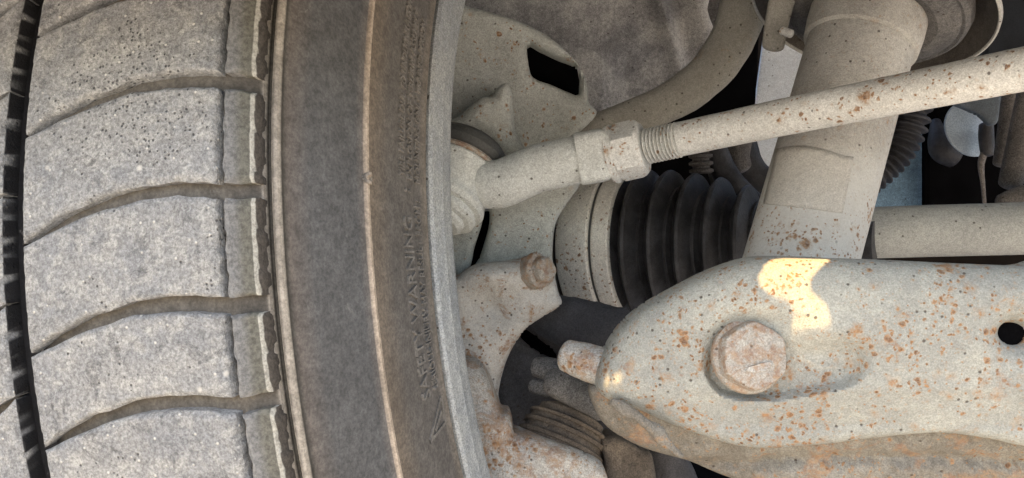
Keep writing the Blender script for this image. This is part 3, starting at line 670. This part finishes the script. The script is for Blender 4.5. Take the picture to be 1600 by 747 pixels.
patch(-.7, .95, v0, wy0, 8, max(2, int((wy0-v0)/.02))); patch(-.7, .95, wy1, v1, 8, 20)
ny_ = int((wy1-wy0)/.002); patch(-.7, wx0, wy0, wy1, 3, ny_); patch(wx1, .95, wy0, wy1, 3, ny_)
xs = np.linspace(wx0, wx1, int((wx1-wx0)/.002)+1); ys = np.linspace(wy0, wy1, ny_+1); X, Y = np.meshgrid(xs, ys); P = np.stack([X.ravel(), Y.ravel()], 1)
bad = np.zeros(len(P), bool); near = P.copy(); dd = np.full(len(P), 1e9)
for pl in polys:
    bad |= inside(P, pl); d_, b_ = nearest(P, pl); m_ = d_ < dd; dd[m_] = d_[m_]; near[m_] = b_[m_]
idx = np.arange(len(P)).reshape(X.shape); q4 = np.stack([idx[:-1, :-1], idx[:-1, 1:], idx[1:, 1:], idx[1:, :-1]], -1).reshape(-1, 4)
q4 = q4[bad[q4].sum(1) <= 2]; P[bad] = near[bad]
o = len(V); V += [bend(p) for p in P]; Fc += [tuple(int(k)+o for k in f) for f in q4]
o = mesh('curved_sun_screen', V, Fc, M['body'], ln); md = o.modifiers.new('s', 'SOLIDIFY'); md.thickness = .001; md.offset = 0
a0 = math.radians(15); y0, z0 = cy-RA*math.cos(a0), cz+RA*math.sin(a0)
V = [(-.7, y0, z0), (.95, y0, z0), (.95, y0-.20, z0+.168), (-.7, y0-.20, z0+.168)]
o = mesh('slanted_sun_screen', V, [(0, 1, 2, 3)], M['body'], ln, 0); md = o.modifiers.new('s', 'SOLIDIFY'); md.thickness = .003

# ------------------------------------------------------------------ things in the dark behind
pn = relief('side_panel', [(1196, 40), (1290, 40), (1290, 330), (1190, 330), (1180, 305), (1166, 292), (1172, 230), (1180, 160)], lambda x, y: .84+0*x, M['pale'], t=.004, R=6, k=.4, step=6, smooth_outline=False); tag(pn, 'pale blue sheet metal panel glimpsed left of the strut tube', 'panel')
pn = relief('sheet_metal_strip', [(1340, 120), (1444, 120), (1444, 345), (1340, 345)], .84, M['blue'], t=.004, R=6, k=.6, step=6, smooth_outline=False); tag(pn, 'blue-grey sheet metal panel glimpsed right of the strut tube', 'panel')
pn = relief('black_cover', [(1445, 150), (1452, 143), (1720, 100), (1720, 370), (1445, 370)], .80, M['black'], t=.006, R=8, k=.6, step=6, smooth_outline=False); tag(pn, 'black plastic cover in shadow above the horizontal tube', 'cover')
dk = thing('hanging_disc', 'silver blue round disc with a dark plug over the black cover', 'disc', W(1515, 205, .74))
lathe(W(1514, 203, .745), (.25, -1, .25), [(-.001, .0215), (.0008, .0222), (.0016, .0215), (.004, .012), (.0045, .003)], M['silver'], 'disc', dk)
tube([(1541, 196, .725, .0052), (1541, 215, .725, .0056), (1543, 240, .725, .0050)], M['boot'], 'plug', dk, n=16)
tube([(1541, 232, .725, .003), (1533, 256, .725, .0025), (1536, 290, .725, .0016), (1539, 330, .725, .0014)], M['dim'], 'wire', dk, n=10)
br = relief('light_bracket', [(1488, 160), (1508, 150), (1560, 142), (1560, 186), (1548, 196), (1532, 182), (1512, 172)], .70, M['steel'], t=.004, R=8, k=.6, step=3); tag(br, 'small pale bracket at the upper right of the silver disc', 'bracket')
br = relief('blue_rail', [(1536, -40), (1700, -40), (1700, 130), (1545, 130), (1538, 60)], .76, M['darkrail'], t=.01, R=12, k=.6, step=6, lumpy=.001); tag(br, 'dark blue-grey rail in the top right corner behind the tie rod', 'rail')
p1 = tube([(1583, 120, .66, .0060), (1577, 170, .66, .0060), (1570, 220, .66, .0058), (1566, 255, .66, .0062)], M['dim'], 'metal_pipe', n=20); tag(p1, 'thin dull pipe hanging beside the silver disc', 'pipe')
p1 = tube([(1620, 110, .62, .0085), (1606, 170, .62, .0085), (1594, 225, .62, .0082), (1584, 268, .62, .0080), (1578, 288, .62, .0072)], M['dim'], 'metal_pipe', n=20); tag(p1, 'thicker dull pipe at the right edge above the horizontal tube', 'pipe')
br = tube([(1462, 190, .79, .004), (1470, 230, .78, .010), (1490, 246, .78, .009)], M['boot'], 'rubber_plug', n=18); tag(br, 'black rubber plug on the cover left of the silver disc', 'plug')
p1 = tube([(1565, 318, .60, .006), (1600, 312, .60, .009), (1660, 306, .60, .010)], M['dim'], 'pipe_clip', n=20); tag(p1, 'dark clip just above the horizontal tube at the right edge', 'clip')
pn = relief('gap_shade_sheet', [(1020, -60), (1192, -60), (1180, 160), (1170, 290), (1190, 420), (1000, 420)], .78, M['black'], t=.006, R=6, k=.6, step=10, smooth_outline=False); tag(pn, 'black sheet added for the shade between the sway bar and the pale panel', 'shade sheet')  # no real part: the gap's shade, put in as a black sheet
# corrugated hose right of the strut
hp = [(1428, 140, .60, .011), (1420, 190, .60, .011), (1404, 232, .60, .010), (1380, 262, .60, .009), (1352, 285, .60, .009)]
S_ = spline(np.array(hp), 14); hp2 = [tuple(list(q_[:3])+[q_[3]*(1.0+.13*(1 if i % 4 < 2 else -1))]) for i, q_ in enumerate(S_)]
h1 = tube(hp2, M['boot'], 'corrugated_hose', n=24, sub=2); tag(h1, 'black corrugated hose curving down right of the strut', 'hose')
# clutter above the boot
sp = [(0, .004)]
for k in range(4): sp += [(.0045*k+.0005, .0050), (.0045*k+.0015, .0072), (.0045*k+.0030, .0072), (.0045*k+.0040, .0050)]
h1 = lathe(W(1094, 226, .575), (.05, .05, -1), sp, M['dim'], 'ribbed_grommet', n=32); tag(h1, 'small ribbed grey grommet under the tie rod above the boot', 'grommet')
for pts, mt, nm, lb_ in (([(1105, 215, .60, .006), (1120, 262, .60, .0062), (1128, 300, .60, .006)], 'dim', 'flat_strap', 'dull brown strap hanging above the end of the boot'),
        ([(1155, 200, .61, .010), (1150, 240, .61, .009), (1158, 262, .61, .007)], 'dim', 'wiring_clip', 'dull clip hanging under the tie rod left of the strut'),
        ([(1110, 225, .585, .008), (1140, 282, .585, .008), (1180, 322, .585, .008), (1230, 350, .585, .008)], 'boot', 'brake_hose', 'black brake hose running behind the end of the boot'),
        ([(1150, 215, .63, .012), (1170, 270, .63, .012), (1215, 300, .63, .010)], 'boot', 'wiring_loom', 'black wiring loom passing in front of the pale blue panel')):
    o = tube(pts, M[mt], nm, n=16, lumpy=.08); tag(o, lb_, nm.split('_')[-1])
